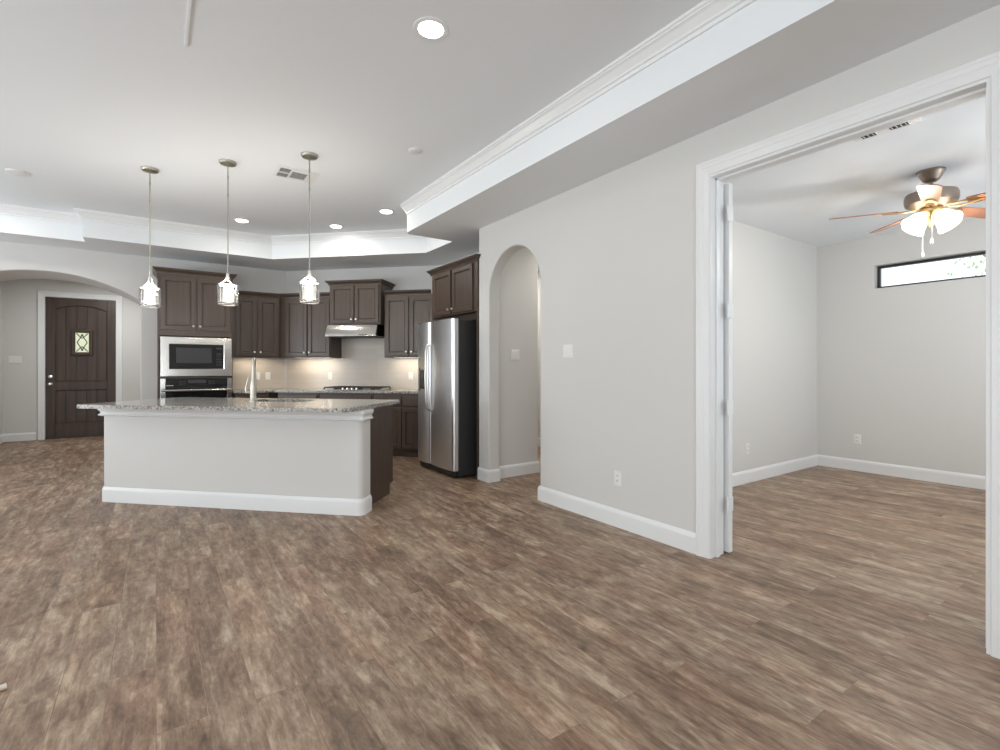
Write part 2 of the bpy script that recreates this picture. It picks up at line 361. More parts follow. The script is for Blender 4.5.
M['bronze'] = mat('dark_bronze_frame', (.035, .033, .03), .4, .3)
window(1, WY1-WY0, WZ1-WZ0, (XO+.085, WY1, WZ0), -90, 1, .028, 'bronze', .05)
window(2, 2.4, 1.95, (-4.56, -2.4, .45), 90, 2); window(3, 2.4, 1.95, (-4.56, 1.4, .45), 90, 2)
window(4, 3.3, 2.25, (-3.4, -4.06, .15), 0, 3); window(6, 1.8, 1.95, (-4.56, 5.5, .45), 90, 2); window(5, OW[1]-OW[0], OW[3]-OW[2], (OW[0], -1.26, OW[2]), 0, 2)

# baseboards
BB = [(0, 0), (.015, 0), (.015, .105), (.012, .118), (.007, .128), (.004, .134), (0, .134)]
def bboard(name, path): struct(MB().sweep(path, BB), name, M['trim'])
bboard('baseboard_right', [(XW, 1.885), (XW, AC-AR), (XW+.14, AC-AR)])
bboard('baseboard_pier', [(XW+.14, AC+AR), (XW, AC+AR), (XW, 4.55)])
bboard('baseboard_hall', [(3.66, 4.55), (3.66, 4.45), (XW+.14, 4.45)])
bboard('baseboard_hall_far', [(4.9, 3.0), (4.9, 7.1)])
bboard('baseboard_front', [(XW, -4), (XW, .40)])
bboard('baseboard_office', [(XO, -1.2), (XO, 2.77), (XW+.14, 2.77)])
bboard('baseboard_foyer_left', [(-1.67, YF), (-2.07, YF), (-2.07, 9.0)]); bboard('baseboard_foyer_right', [(.9, YF), (-.50, YF)])
bboard('baseboard_kitchen', [(.0, YK), (xc+hw, YK), (xc+hw, YK+TK)]); bboard('baseboard_left_arch', [(xc-hw, YK+TK), (xc-hw, YK), (-4.5, YK), (-4.5, -4)])
# casings: profile across the width of the board
CS = [(0, 0), (0, .010), (.004, .013), (.036, .016), (.044, .015), (.050, .018), (.068, .020), (.074, .023), (.086, .023), (.090, .018), (.090, 0)]
b = MB().sweep([(OY1-.016, 0), (OY1-.016, OZ-.006), (OY0+.006, OZ-.006), (OY0+.006, 0)][::-1], CS, lambda a, b, c: (XW-c, a, b))
jt = .02
b.box(XW-.005, OY1-jt, 0, XW+.145, OY1, OZ).box(XW-.005, OY0, 0, XW+.145, OY0+jt, OZ).box(XW-.005, OY0+jt, OZ-jt, XW+.145, OY1-jt, OZ)
b.box(XW+.05, OY1-jt-.012, 0, XW+.085, OY1-jt, OZ-jt).box(XW+.05, OY0+jt, 0, XW+.085, OY0+jt+.012, OZ-jt).box(XW+.05, OY0+jt, OZ-jt-.012, XW+.085, OY1-jt, OZ-jt)
struct(b, 'trim_2', M['trim'])
b = MB().sweep([(DX0, 0), (DX0, DZ), (DX1, DZ), (DX1, 0)], CS, lambda a, b, c: (a, YF-c, b))
struct(b, 'trim_3', M['trim'])

# ------------------------------------------------------------------ doors
def knob_mb(M4=None):
    return MB().lathe([(.005, 0), (.006, .010), (.009, .014), (.0145, .020), (.0155, .025), (.012, .030), (.004, .032)], seg=14, M=M4)
RY = Matrix.Rotation(math.radians(90), 4, 'X')     # lathe axis z -> -y
fd = empty('door_1', (DX0, YF, 0), 0, 'dark stained plank front door with a small leaded window in white casing', 'door', kind='structure')
W_, y0, y1 = DX1-DX0, .03, .075
st, rt, rm, rb = .125, .14, .13, .26
z_mid0, z_mid1 = .84, .985
b = MB()
b.box(.005, y0, .012, st, y1, DZ-.005).box(W_-st, y0, .012, W_-.005, y1, DZ-.005).box(st, y0, .012, W_-st, y1, rb).box(st, y0, z_mid0, W_-st, y1, z_mid1)
zarch = 2.245; hwd = (W_-2*st)/2; rs = .085; Rr = (hwd**2+rs**2)/(2*rs); aa = math.degrees(math.asin(hwd/Rr))
b.prism([(st, DZ-.005)] + arc(W_/2, zarch+rs-Rr, Rr, 90+aa, 90-aa, 16) + [(W_-st, DZ-.005)], y0, y1, lambda a, b, c: (a, c, b))
leaf = b.build('door_frame', M['door'], fd, bevel=.004)
def planks(z0, z1, top=None):
    b = MB(); n = 5; pw = (W_-2*st)/n
    for k in range(n):
        x0 = st+k*pw; b.box(x0+.008, y0+.014, z0, x0+pw-.008, y1-.01, z1)
    b.box(st, y0+.030, z0, W_-st, y1-.012, z1)
    return b
planks(rb, z_mid0).build('lower_planks', M['door'], fd, bevel=.003); planks(z_mid1, zarch+rs).build('upper_planks', M['door'], fd, bevel=.003)
def molding(pts): return MB().sweep(pts, [(0, 0), (.016, 0), (.016, .006), (.006, .018), (0, .018)], lambda a, b, c: (a, y0+.016-c, b), closed=True)
molding([(st, z_mid1), (W_-st, z_mid1)] + arc(W_/2, zarch+rs-Rr, Rr, 90-aa, 90+aa, 16)).build('panel_moulding', M['door'], fd)
molding([(st, rb), (W_-st, rb), (W_-st, z_mid0), (st, z_mid0)]).build('panel_moulding', M['door'], fd)
sx0, sx1, sz0, sz1 = .335, .635, 1.445, 1.905
MB().sweep([(sx0, sz0), (sx1, sz0), (sx1, sz1), (sx0, sz1)], [(0, 0), (.06, 0), (.056, .030), (.040, .046), (.010, .046), (0, .036)], lambda a, b, c: (a, y0+.012-c, b), closed=True).build('window_surround', M['door'], fd, bevel=.004)
g = MB().box(sx0+.055, y0+.002, sz0+.055, sx1-.055, y0+.008, sz1-.055).build('leaded_pane', mat('glowing_art_glass', (.62, .66, .48), .25, emit=(.80, .88, .60), es=.36), fd)  # opaque pane; its emission stands in for daylight behind the glass
cxm, czm, dx, dz = (sx0+sx1)/2, (sz0+sz1)/2, .068, .13
b = MB()
for p in [((cxm-dx, czm), (cxm, czm+dz)), ((cxm, czm+dz), (cxm+dx, czm)), ((cxm+dx, czm), (cxm, czm-dz)), ((cxm, czm-dz), (cxm-dx, czm)),
          ((cxm-dx-.012, czm+dz+.03), (cxm, czm+dz*.55)), ((cxm+dx+.012, czm+dz+.03), (cxm, czm+dz*.55)), ((cxm-dx-.012, czm-dz-.03), (cxm, czm-dz*.55)), ((cxm+dx+.012, czm-dz-.03), (cxm, czm-dz*.55))]:
    b.tube([(p[0][0], y0+.001, p[0][1]), (p[1][0], y0+.001, p[1][1])], .007, 6)
for z in (czm+dz, czm-dz): b.lathe([(.001, -.004), (.017, -.002), (.017, .003), (.001, .005)], seg=10, M=Matrix.Translation((cxm, y0+.002, z)) @ RY)
b.build('lead_cames', M['lead'], g)
for nm, z in (('deadbolt', 1.075), ('door_knob', .945)):
    b = MB().lathe([(.031, 0), (.031, .008), (.026, .012), (.012, .016), (.012, .035)] + ([(.026, .042), (.030, .055), (.024, .066), (.006, .070)] if nm == 'door_knob' else [(.022, .036), (.022, .045), (.004, .047)]), seg=18, M=Matrix.Translation((.068, y0, z)) @ RY)
    b.build(nm, M['chrome'], fd, smooth=True)
MB().box(.0, .0, 0, W_, .1, .014).build('threshold', M['bronze'], fd)
# office door leaf, swung flat against the back of the wall; only its hinge edge shows
od = empty('door_2', (3.062, 1.766, .012), 0, 'white office door swung open, only its hinge edge showing at the cased opening', 'door', kind='structure')
b = MB(); dw, dh = .62, 2.415
b.box(0, 0, 0, .04, .115, dh).box(0, dw-.115, 0, .04, dw, dh).box(0, .115, 0, .04, dw-.115, .22).box(0, .115, dh-.115, .04, dw-.115, dh).box(0, .115, .9, .04, dw-.115, 1.03)
b.box(.012, .11, .2, .028, dw-.11, .92).box(.012, .11, 1.0, .028, dw-.11, dh-.1)
b.build('door_panel', M['trim'], od, bevel=.002)
for z in (.316, .947, 1.58, 2.21):
    b = MB().box(-.016, -.006, z-.045, .038, .0, z+.045).tube([(-.02, -.002, z-.048), (-.02, -.002, z+.048)], .0075, 8)
    b.build('hinge', M['trim'], od)

# ------------------------------------------------------------------ cabinets
CABN = {}
DR = [(0, 0), (0, -.018), (.002, -.020), (.048, -.020), (.051, -.015), (.055, -.0145), (.058, -.004), (.062, -.004), (.066, -.008)]
def panel_door(par, x, z, w_, h_, knob=None, name='door', yf=0):
    b = MB().rings(w_, h_, [(i, y) for i, y in DR]); d = b.build(name, M['cab'], par, loc=(x, yf, z))
    if knob:
        kx, kz = knob; knob_mb(Matrix.Translation((kx, -.020, kz)) @ RY).build('knob', M['nickel'], d, smooth=True)
    return d
def drawer(par, x, z, w_, h_, knob=True):
    b = MB().rings(w_, h_, [(0, 0), (0, -.014), (.006, -.020)]); d = b.build('drawer', M['cab'], par, loc=(x, 0, z))
    if knob: knob_mb(Matrix.Translation((w_/2, -.020, h_/2)) @ RY).build('knob', M['nickel'], d, smooth=True)
CR = [(0, 0), (.010, 0), (.012, .012), (.022, .030), (.042, .046), (.046, .058), (.052, .060), (.052, .068), (0, .068)]
def crown_mb(path, z): return MB().sweep(path, [(u, z+v) for u, v in CR])
def pair_doors(par, x0, x1, z0, z1, gap=.022, knob_low=True, upper=True):
    w_ = (x1-x0-gap)/2; h_ = z1-z0
    kz = .055 if upper else h_-.055
    panel_door(par, x0, z0, w_, h_, (w_-.028, kz)); panel_door(par, x1-w_, z0, w_, h_, (.028, kz))

# left run: uppers between the tower and the corner
YU = YK-.33; ZU = 1.372
u1 = empty('upper_cabinet', (.875, YU, 0), 0, 'dark two-door upper cabinet between the oven tower and the corner', 'cabinet', 'dark kitchen cabinets')
MB().box(0, 0, ZU+.02, .64, .322, 2.275).box(0, 0, ZU, .64, .018, ZU+.02).build('body', M['cab'], u1, bevel=.002)
pair_doors(u1, .058, .615, ZU+.025, 2.235)
crown_mb([(0, 0), (.66, 0)][::-1], 2.262).build('crown_moulding', M['cab'], u1)
SU = 9.45
p = D(SU, -4.52); u2 = empty('upper_cabinet', (*p, 0), -45, 'dark two-door upper cabinet on the slanted wall just left of the hood', 'cabinet', 'dark kitchen cabinets')
MB().box(.02, 0, ZU+.02, .812, .325, 2.275).box(.02, 0, ZU, .812, .018, ZU+.02).box(.794, .018, ZU, .812, .325, ZU+.02).build('body', M['cab'], u2, bevel=.002)
MB().box(-.05, .016, ZU, .02, .03, 2.262).build('corner_filler', M['cab'], u2)
pair_doors(u2, .095, .80, ZU+.025, 2.235)
crown_mb([(-.02, 0), (.812, 0)][::-1], 2.262).build('crown_moulding', M['cab'], u2)
p = D(9.30, -3.665); u3 = empty('hood_cabinet', (*p, 0), -45, 'short raised two-door cabinet directly above the steel range hood', 'cabinet', 'dark kitchen cabinets')
MB().box(0, 0, 1.845, .78, .435, 2.42).build('body', M['cab'], u3, bevel=.002)
pair_doors(u3, .022, .758, 1.865, 2.405, gap=.016)
crown_mb([(0, .43), (0, 0), (.78, 0), (.78, .43)][::-1], 2.41).build('crown_moulding', M['cab'], u3)
p = D(SU, -2.87); u4 = empty('upper_cabinet', (*p, 0), -45, 'dark two-door upper cabinet between the hood and the refrigerator', 'cabinet', 'dark kitchen cabinets')
MB().box(0, 0, ZU+.02, .76, .325, 2.275).box(0, 0, ZU, .76, .018, ZU+.02).box(0, .018, ZU, .018, .325, ZU+.02).build('body', M['cab'], u4, bevel=.002)
pair_doors(u4, .022, .738, ZU+.025, 2.235)
crown_mb([(.012, 0), (.70, 0)][::-1], 2.262).build('crown_moulding', M['cab'], u4)
# cabinet above the refrigerator with its tall side panel
XC = 2.895
u5 = empty('fridge_cabinet', (XC, 5.65, 0), -90, 'dark two-door cabinet high above the steel refrigerator, with a tall side panel', 'cabinet', 'dark kitchen cabinets')
FW = 5.65-4.556
MB().box(0, 0, 1.85, FW-.02, .57, 2.41).box(.0, .10, 1.775, FW-.02, .57, 1.85).build('body', M['cab'], u5, bevel=.002)  # lower recessed box added to keep the gap above the refrigerator dark
MB().box(FW-.02, -.005, 0, FW, .57, 2.41).build('side_panel', M['cab'], u5)
w5 = .455
panel_door(u5, .05, 1.868, w5, .52, (w5-.03, .05)); panel_door(u5, .545, 1.868, w5, .52, (.03, .05))
crown_mb([(0, .5), (0, -.005), (FW, -.005), (FW, .004)][::-1], 2.392).build('crown_moulding', M['cab'], u5)

# oven tower
YT = 7.65; TW = .85
tw = empty('oven_tower', (.012, YT, 0), 0, 'tall dark cabinet tower holding the microwave and wall oven', 'cabinet', 'dark kitchen cabinets')
b = MB()
b.box(0, 0, .1, .022, .60, 2.45).box(TW-.022, 0, .1, TW, .60, 2.45).box(.022, .585, .1, TW-.022, .60, 2.45)
b.box(.022, 0, 1.64, TW-.022, .585, 2.45).box(.022, 0, 1.085, TW-.022, .585, 1.105).box(.022, 0, .1, TW-.022, .585, .36).box(.03, .06, 0, TW-.03, .58, .1)
b.build('body', M['cab'], tw, bevel=.002)
pair_doors(tw, .035, TW-.03, 1.715, 2.405, gap=.02)
drawer(tw, .035, .14, TW-.07, .19)
crown_mb([(0, .55), (0, 0), (TW, 0), (TW, .3)][::-1], 2.44).build('crown_moulding', M['cab'], tw)
# microwave with its steel trim kit
mw = empty('microwave', (.012, YT, 1.112), 0, 'built-in microwave with wide steel trim in the dark tower', 'microwave')
MB().box(.06, .0, .02, TW-.06, .42, .48).build('case', M['darkplastic'], mw)
MB().sweep([(.03, .0), (TW-.012, .0), (TW-.012, .515), (.03, .515)], [(0, .0), (0, .022), (.004, .026), (.092, .026), (.097, .022), (.097, .0)], lambda a, b, c: (a, -c, b), closed=True).build('trim_frame', M['steel'], mw)
fx0, fx1, fz0, fz1 = .125, TW-.107, .095, .42
f = MB().rings(fx1-fx0, fz1-fz0, [(0, -.002), (0, -.020), (.003, -.023)], x=fx0, z=fz0).build('front_panel', M['black'], mw)
MB().rings(.40, .205, [(0, -.0225), (.004, -.0245)], x=fx0+.075, z=fz0+.075).build('viewing_window', M['screen'], f)
b = MB()
for r in range(5):
    for c in range(3): b.box(fx1-.088+c*.022, -.0245, fz0+.05+r*.036, fx1-.074+c*.022, -.0228, fz0+.072+r*.036)
b.build('keypad', M['screen'], f); MB().box(fx1-.09, -.0245, fz1-.062, fx1-.022, -.0228, fz1-.035).build('display', M['screen'], f)
# wall oven
ov = empty('oven', (.012, YT, .365), 0, 'built-in wall oven with black front below the microwave', 'oven')
MB().box(.05, .0, .01, TW-.05, .55, .70).build('case', M['darkplastic'], ov)
b = MB()
for x0, x1 in ((.030, .085), (TW-.067, TW-.012)): b.box(x0, -.022, .0, x1, .0, .72)
b.box(.085, -.022, .0, TW-.067, .0, .03)
b.build('trim_frame', M['steel'], ov, bevel=.002)
cp = MB().box(.085, -.024, .605, TW-.067, .0, .72).build('control_panel', M['black'], ov, bevel=.002)
MB().box(.33, -.0255, .655, .53, -.0235, .70).build('display', M['screen'], cp)
for xk in (.235, .565):
    b = MB()
    for r in range(2):
        for c in range(3): b.box(xk+c*.026, -.0255, .64+r*.03, xk+.017+c*.026, -.0238, .655+r*.03)
    b.build('keypad', M['screen'], cp)
b = MB()
for k, (a0, a1) in enumerate(((.098, .108), (.113, .118), (.123, .133), (.138, .146), (.152, .168))): b.box(a0, -.0255, .622, a1, -.0238, .632)
b.build('logo', M['vent'], cp)
dd = MB().box(.087, -.024, .035, TW-.069, .0, .595).build('oven_door', M['black'], ov, bevel=.003)
b = MB().tube([(.04, -.068, .565), (TW-.022, -.068, .565)], .016, 14)
for x in (.09, TW-.075): b.box(x-.012, -.065, .555, x+.012, -.02, .577)
b.build('handle', M['steel'], dd, smooth=True)

# base cabinets
ZB = .872; SB = 9.03
def base_box(par, w_, d_, left=0, right=0):
    MB().box(0, 0, .1, w_, d_, ZB).box(0, .075, 0, w_, d_, .1).build('body', M['cab'], par, bevel=.002)
bc = empty('base_cabinet', (.88, YK-.625, 0), 0, 'dark base cabinet under the counter right beside the oven tower', 'cabinet', 'dark kitchen cabinets')
base_box(bc, .44, .60); drawer(bc, .025, .70, .39, .15); panel_door(bc, .025, .125, .39, .55, (.36, .50))
specs = [(-4.36, -3.725, 'dark base cabinet left of the cooktop, behind the island', 2), (-3.715, -2.91, 'wide dark base cabinet directly under the cooktop', 2), (-2.90, -2.11, 'dark base cabinet between the cooktop and the refrigerator', 2)]
for k, (t0, t1, lab, nd) in enumerate(specs):
    p = D(SB, t0); bc = empty('base_cabinet', (*p, 0), -45, lab, 'cabinet', 'dark kitchen cabinets'); w_ = t1-t0
    base_box(bc, w_, .60)
    if k == 2:
        drawer(bc, .02, .70, .39, .145, False); panel_door(bc, .02, .125, .39, .55, (.03, .495)); drawer(bc, .42, .70, .35, .145, False); panel_door(bc, .42, .125, .35, .55, (.32, .495))
    elif k == 1: drawer(bc, .02, .70, w_-.04, .145, False); pair_doors(bc, .02, w_-.02, .125, .675, upper=False)
    else: drawer(bc, .02, .70, w_-.04, .145, False); pair_doors(bc, .02, w_-.02, .125, .675, upper=False)
# worktop on the run
SC_ = SB-.045; yc = YK-.655; ZC = .905
poly = [(.87, YK-.004), (.87, yc), (SC_-yc, yc), (SC_-5.63, 5.63), (XF-.004, 5.63), (XF-.004, SK-XF-.01), (SK-YK-.006, YK-.004)]
tag(MB().prism(poly, ZB, ZC).build('worktop', M['granite'], bevel=.004), 'speckled granite worktop running along the kitchen walls under the upper cabinets', 'worktop')
# backsplash
bs = MB().box(0, -.009, 0, .77, -.001, ZU-ZC-.002).build('backsplash', M['tile'], loc=(.88, YK, ZC+.001))
tag(bs, 'beige backsplash between the oven tower and the kitchen corner', 'backsplash', 'kitchen backsplash')
p = D(SK, -4.635)
bs = MB().box(0, -.009, 0, 2.52, -.001, ZU-ZC-.002).box(.955, -.009, ZU-ZC-.002, 1.735, -.001, 1.67-ZC).build('backsplash', M['tile'], loc=(*p, ZC+.001), rot=(0, 0, math.radians(-45)))
tag(bs, 'lit tiled backsplash on the slanted wall behind the cooktop', 'backsplash', 'kitchen backsplash')

# range hood
p = D(SK, -3.705); hd = empty('range_hood', (*p, 0), -45, 'sloped stainless steel range hood above the cooktop', 'hood')
prof = [(-.012, 1.845), (-.436, 1.845), (-.50, 1.715), (-.50, 1.675), (-.012, 1.675)]
hw_ = .775
MB().prism(prof, 0, hw_, lambda a, b, c: (c, a, b)).build('canopy', M['steel'], hd, bevel=.003)
MB().box(.05, -.46, 1.668, hw_-.05, -.08, 1.676).build('filter', M['darkplastic'], hd)
b = MB()
for k in range(3): b.box(.52+k*.05, -.503, 1.688, .55+k*.05, -.499, 1.702)
b.build('switches', M['darkplastic'], hd)

# cooktop
p = D(9.47, -3.29); ck = empty('cooktop', (*p, ZC), -45, 'black gas cooktop with steel front knobs set in the worktop', 'cooktop')
MB().box(-.43, -.235, 0, .43, .235, .012).build('tray', M['steel'], ck, bevel=.004)
for cx_ in (-.28, 0, .28):
    b = MB(); w2, d2 = .135, .20
    for x in (-w2, -.0, w2): b.box(cx_+x-.006, -d2, .030, cx_+x+.006, d2, .045)
    for y in (-d2, -d2*.33, d2*.33, d2): b.box(cx_-w2, y-.006, .030, cx_+w2, y+.006, .045)
    for x in (-w2, w2):
        for y in (-d2, d2): b.box(cx_+x-.008, y-.008, .01, cx_+x+.008, y+.008, .034)
    b.build('grate', M['iron'], ck)
for cx_, cy_ in ((-.28, -.1), (-.28, .1), (0, .06), (.28, -.1), (.28, .1)):
    MB().lathe([(.045, .011), (.045, .020), (.034, .022), (.034, .028), (.004, .029)], (cx_, cy_, 0), 16).build('burner', M['iron'], ck, smooth=True)
for k in range(4):
    MB().lathe([(.020, .012), (.018, .034), (.014, .037), (.003, .038)], (-.115+k*.07, -.222, 0), 14).build('control_knob', M['chrome'], ck, smooth=True)

# ------------------------------------------------------------------ refrigerator
fr = empty('refrigerator', (2.725, 5.60, 0), -90, 'stainless steel side-by-side refrigerator in the dark alcove', 'refrigerator')
FWd, FH = .91, 1.765
MB().box(0, .0, .02, FWd, .70, FH-.012).build('body', M['fridgeside'], fr, bevel=.006)
MB().box(.02, -.03, .015, FWd-.02, .02, .075).build('toe_grille', M['darkplastic'], fr)
def fdoor(name, x0, x1):
    w_ = x1-x0; n = 10; pts = [(0, 0)]
    pts += [(0, -.040), (.004, -.052), (.014, -.060)]
    pts += [(w_*k/n, -.060-.020*(1-(2*k/n-1)**2)) for k in range(1, n)]
    pts += [(w_-.014, -.060), (w_-.004, -.052), (w_, -.040), (w_, 0)]
    return MB().prism([(x0+a, b) for a, b in pts], .085, FH, ).build(name, M['fridge'], fr, smooth=True)
XS = .345
d1_ = fdoor('freezer_door', .003, XS-.003); d2_ = fdoor('fridge_door', XS+.003, FWd-.003)
def fhandle(par, x, yb):
    zs = [.72, .74, .82, 1.10, 1.40, 1.48, 1.50]; ys = [yb, yb-.030, yb-.042, yb-.046, yb-.042, yb-.030, yb]
    MB().tube([(x, y, z) for y, z in zip(ys, zs)], [.012, .011, .010, .010, .010, .011, .012], 12).build('handle', M['nickel'], par, smooth=True)
fhandle(d1_, XS-.030, -.062); fhandle(d2_, XS+.030, -.062)
dp = MB().box(.085, -.078, .94, .255, -.06, 1.335).build('dispenser', M['darkplastic'], d1_, bevel=.006)
MB().box(.095, -.080, 1.225, .245, -.070, 1.325).build('dispenser_panel', M['nickel'], dp)
MB().box(.105, -.0805, .965, .235, -.077, 1.20).build('dispenser_recess', M['black'], dp)
MB().box(.02, -.05, FH-.012, .10, .04, FH+.012).build('hinge_cap', M['fridgeside'], fr, bevel=.003); MB().box(FWd-.10, -.05, FH-.012, FWd-.02, .04, FH+.012).build('hinge_cap', M['fridgeside'], fr, bevel=.003)
for x in (.06, FWd-.06): MB().lathe([(.018, 0), (.018, .022)], (x, .05, 0), 12).build('foot', M['darkplastic'], fr)

# ------------------------------------------------------------------ island
isl = empty('kitchen_island', (*D(5.36, -3.09), 0), -45, 'angled kitchen island with painted front wall and white baseboard', 'island')
xl, xr = -1.28, 1.265
def rrect(x0, x1, y0, y1, r):
    return arc(x0+r, y0+r, r, 180, 270, 6) + arc(x1-r, y0+r, r, 270, 360, 6) + [(x1, y1), (x0, y1)]
kw = rrect(xl, xr, 0, .16, .045)
MB().prism(kw, 0, ZB-.002).build('front_wall', M['wall'], isl, smooth=True)
pth = [(xl, .16)] + arc(xl+.045, .045, .045, 180, 270, 6) + arc(xr-.045, .045, .045, 270, 360, 6) + [(xr, .16)]
MB().sweep(pth[::-1], BB).build('baseboard', M['trim'], isl, smooth=True)
LM = [(0, ZB-.092), (.010, ZB-.092), (.026, ZB-.084), (.027, ZB-.076), (.014, ZB-.066), (.015, ZB-.052), (.026, ZB-.036), (.030, ZB-.026), (.030, ZB-.002), (0, ZB-.002)]
pth2 = [(xl+.015, .16), (xl+.015, .002), (xr, .002), (xr, .16)]
MB().sweep(pth2[::-1], LM).build('ledge_moulding', M['trim'], isl)
cw0, cw1, cy1 = -1.20, 1.205, .80
b = MB().box(cw0, .16, .1, cw0+.02, cy1, ZB).box(cw1-.02, .16, .1, cw1, cy1, ZB).box(cw0, .16, 0, cw0+.02, cy1-.075, .1).box(cw1-.02, .16, 0, cw1, cy1-.075, .1)
b.box(cw0+.02, cy1-.02, .1, cw1-.02, cy1, ZB).box(cw0+.02, .16, .1, cw1-.02, cy1-.02, .12).box(cw0+.02, cy1-.09, 0, cw1-.02, cy1-.075, .1)
b.build('cabinet_body', M['cab'], isl)
for k in range(4):
    x0 = cw1-.02-k*.595; d = MB().rings(.565, .70, DR).build('door', M['cab'], isl, loc=(x0, cy1, .135), rot=(0, 0, math.pi))
    knob_mb(Matrix.Translation((.03 if k % 2 else .535, -.020, .64)) @ RY).build('knob', M['nickel'], d, smooth=True)
# island worktop with a cut-out for the sink
yf, yb, xl2, xr2 = (4.97-5.36)/R2, (6.53-5.36)/R2, -1.235, 1.272
sk0, sk1, sy0, sy1 = -.13, .50, .36, .70
top = empty('island_worktop', (*D(5.36, -3.09), 0), -45, 'speckled granite worktop on the island with a rounded right corner', 'worktop')
r_ = .09
outer = arc(xl2+.03, yf+.03, .03, 180, 270, 4) + arc(xr2-r_, yf+r_, r_, 270, 360, 8) + arc(xr2-.02, yb-.02, .02, 0, 90, 3) + [(xl2, yb)]
hole = [(sk0, sy0), (sk0, sy1), (sk1, sy1), (sk1, sy0)]
# ring built as one outline with a hair-thin bridge
bridge = [(xl2, yb), (sk0, sy1), (sk1, sy1), (sk1, sy0), (sk0, sy0), (sk0, sy1-.0005), (xl2, yb-.0005)]
MB().prism(outer[:-1] + bridge, ZB, ZC).build('slab', M['granite'], top)
sk = empty('sink', (*D(5.36, -3.09), 0), -45, 'undermount stainless sink sunk in the island worktop', 'sink')
b = MB(); z0 = ZB-.19
b._faces([(sk0-.01, sy0-.01, ZB), (sk1+.01, sy0-.01, ZB), (sk1+.01, sy1+.01, ZB), (sk0-.01, sy1+.01, ZB), (sk0+.02, sy0+.02, z0), (sk1-.02, sy0+.02, z0), (sk1-.02, sy1-.02, z0), (sk0+.02, sy1-.02, z0)],
         [(0, 1, 5, 4), (1, 2, 6, 5), (2, 3, 7, 6), (3, 0, 4, 7), (4, 5, 6, 7)])
b.build('basin', M['steel'], sk)
MB().lathe([(.045, 0), (.045, .003), (.030, .004), (.004, .002)], ((sk0+sk1)/2, (sy0+sy1)/2, z0), 18).build('drain', M['chrome'], sk)
fa = empty('faucet', (*D(5.78, -3.045), ZC), -12, 'tall nickel gooseneck faucet rising from the island worktop', 'faucet')
MB().lathe([(.034, 0), (.034, .010), (.028, .018), (.026, .06), (.030, .10), (.027, .16), (.019, .22), (.015, .26)], seg=20).build('body', M['satin'], fa, smooth=True)
pts = [(0, 0, .25), (0, 0, .33)] + [(0, .075-.075*math.cos(math.radians(k)), .33+.075*math.sin(math.radians(k))) for k in range(15, 181, 15)] + [(0, .152, .28)]
MB().tube(pts, .0135, 12).build('spout', M['satin'], fa, smooth=True)
MB().lathe([(.016, 0), (.019, -.03), (.020, -.09), (.017, -.10)], (0, .153, .285), 14).build('spray_head', M['satin'], fa, smooth=True)
MB().tube([(-.024, 0, .085), (-.055, -.004, .09), (-.062, -.006, .12), (-.052, -.008, .17), (-.038, -.01, .225)], [.013, .014, .009, .007, .006], 10).build('handle', M['satin'], fa, smooth=True)

# ------------------------------------------------------------------ pendants
def make_pendant():
    root = empty('pendant_lamp', (0, 0, ZT), 0)
    MB().lathe([(.070, 0), (.070, -.010), (.062, -.022), (.020, -.030), (.008, -.036)], seg=28).build('canopy', M['pewter'], root, smooth=True)
    b = MB().tube([(0, 0, -.03), (0, 0, -.50)], .0055, 8)
    for z in (-.12, -.28): b.lathe([(.0075, z), (.0075, z-.03)], seg=10)
    b.tube([(0, 0, -.50), (0, 0, -1.0)], .0048, 8)
    b.build('rod', M['pewter'], root, smooth=True)
    zt, zb, r = -1.092, -1.268, .075
    b = MB().lathe([(.009, -.995), (.012, -1.04), (.009, -1.055)], seg=12)
    for k in range(3):
        a = 2*math.pi*k/3+.5
        b.tube([(0.008*math.cos(a), .008*math.sin(a), -.99), (.012*math.cos(a), .012*math.sin(a), -1.02), (.026*math.cos(a), .026*math.sin(a), -1.055), (.050*math.cos(a), .050*math.sin(a), -1.073), (r*math.cos(a), r*math.sin(a), zt+.004)], .005, 8)
    b.build('arms', M['nickel'], root, smooth=True)
    for z in (zt, zb): MB().lathe([(r-.012, z-.0025), (r+.002, z-.0025), (r+.002, z+.0025), (r-.012, z+.0025), (r-.012, z-.0025)], seg=32, cap=False).build('ring', M['nickel'], root, smooth=True)
    b = MB(); n = 16
    for k in range(n):
        Mx = Matrix.Rotation(2*math.pi*k/n, 4, 'Z') @ Matrix.Translation((r-.002, 0, 0))
        w2 = .0145
        b._faces([(-.006, -w2, zb+.006), (.004, -w2, zb+.006), (.010, 0, zb+.006), (.004, w2, zb+.006), (-.006, w2, zb+.006),
                  (-.006, -w2, zt-.006), (.004, -w2, zt-.006), (.010, 0, zt-.006), (.004, w2, zt-.006), (-.006, w2, zt-.006)],
                 [(4, 3, 2, 1, 0), (5, 6, 7, 8, 9), (0, 1, 6, 5), (1, 2, 7, 6), (2, 3, 8, 7), (3, 4, 9, 8), (4, 0, 5, 9)], Mx)
    b.build('crystal_shade', M['crystal'], root)
    MB().lathe([(.034, zt-.03), (.040, zt-.045), (.042, zb+.04), (.038, zb+.03)], seg=20, cap=False).build('glow_sleeve', M['sleeve'], root, smooth=True)  # added glowing cylinder that brightens the crystal shade from inside
    MB().lathe([(.013, zt+.01), (.013, zt-.045), (.011, zt-.05)], seg=12).build('socket', M['nickel'], root, smooth=True)
    MB().lathe([(.011, zt-.05), (.020, zt-.075), (.028, zt-.105), (.024, zt-.130), (.010, zt-.145), (.002, zt-.147)], seg=16).build('bulb', M['bulb'], root, smooth=True)
    point('pendant_glow', (0, 0, zt+.02), 16, (1, .95, .88), .05, root)
    return root
pl = make_pendant()
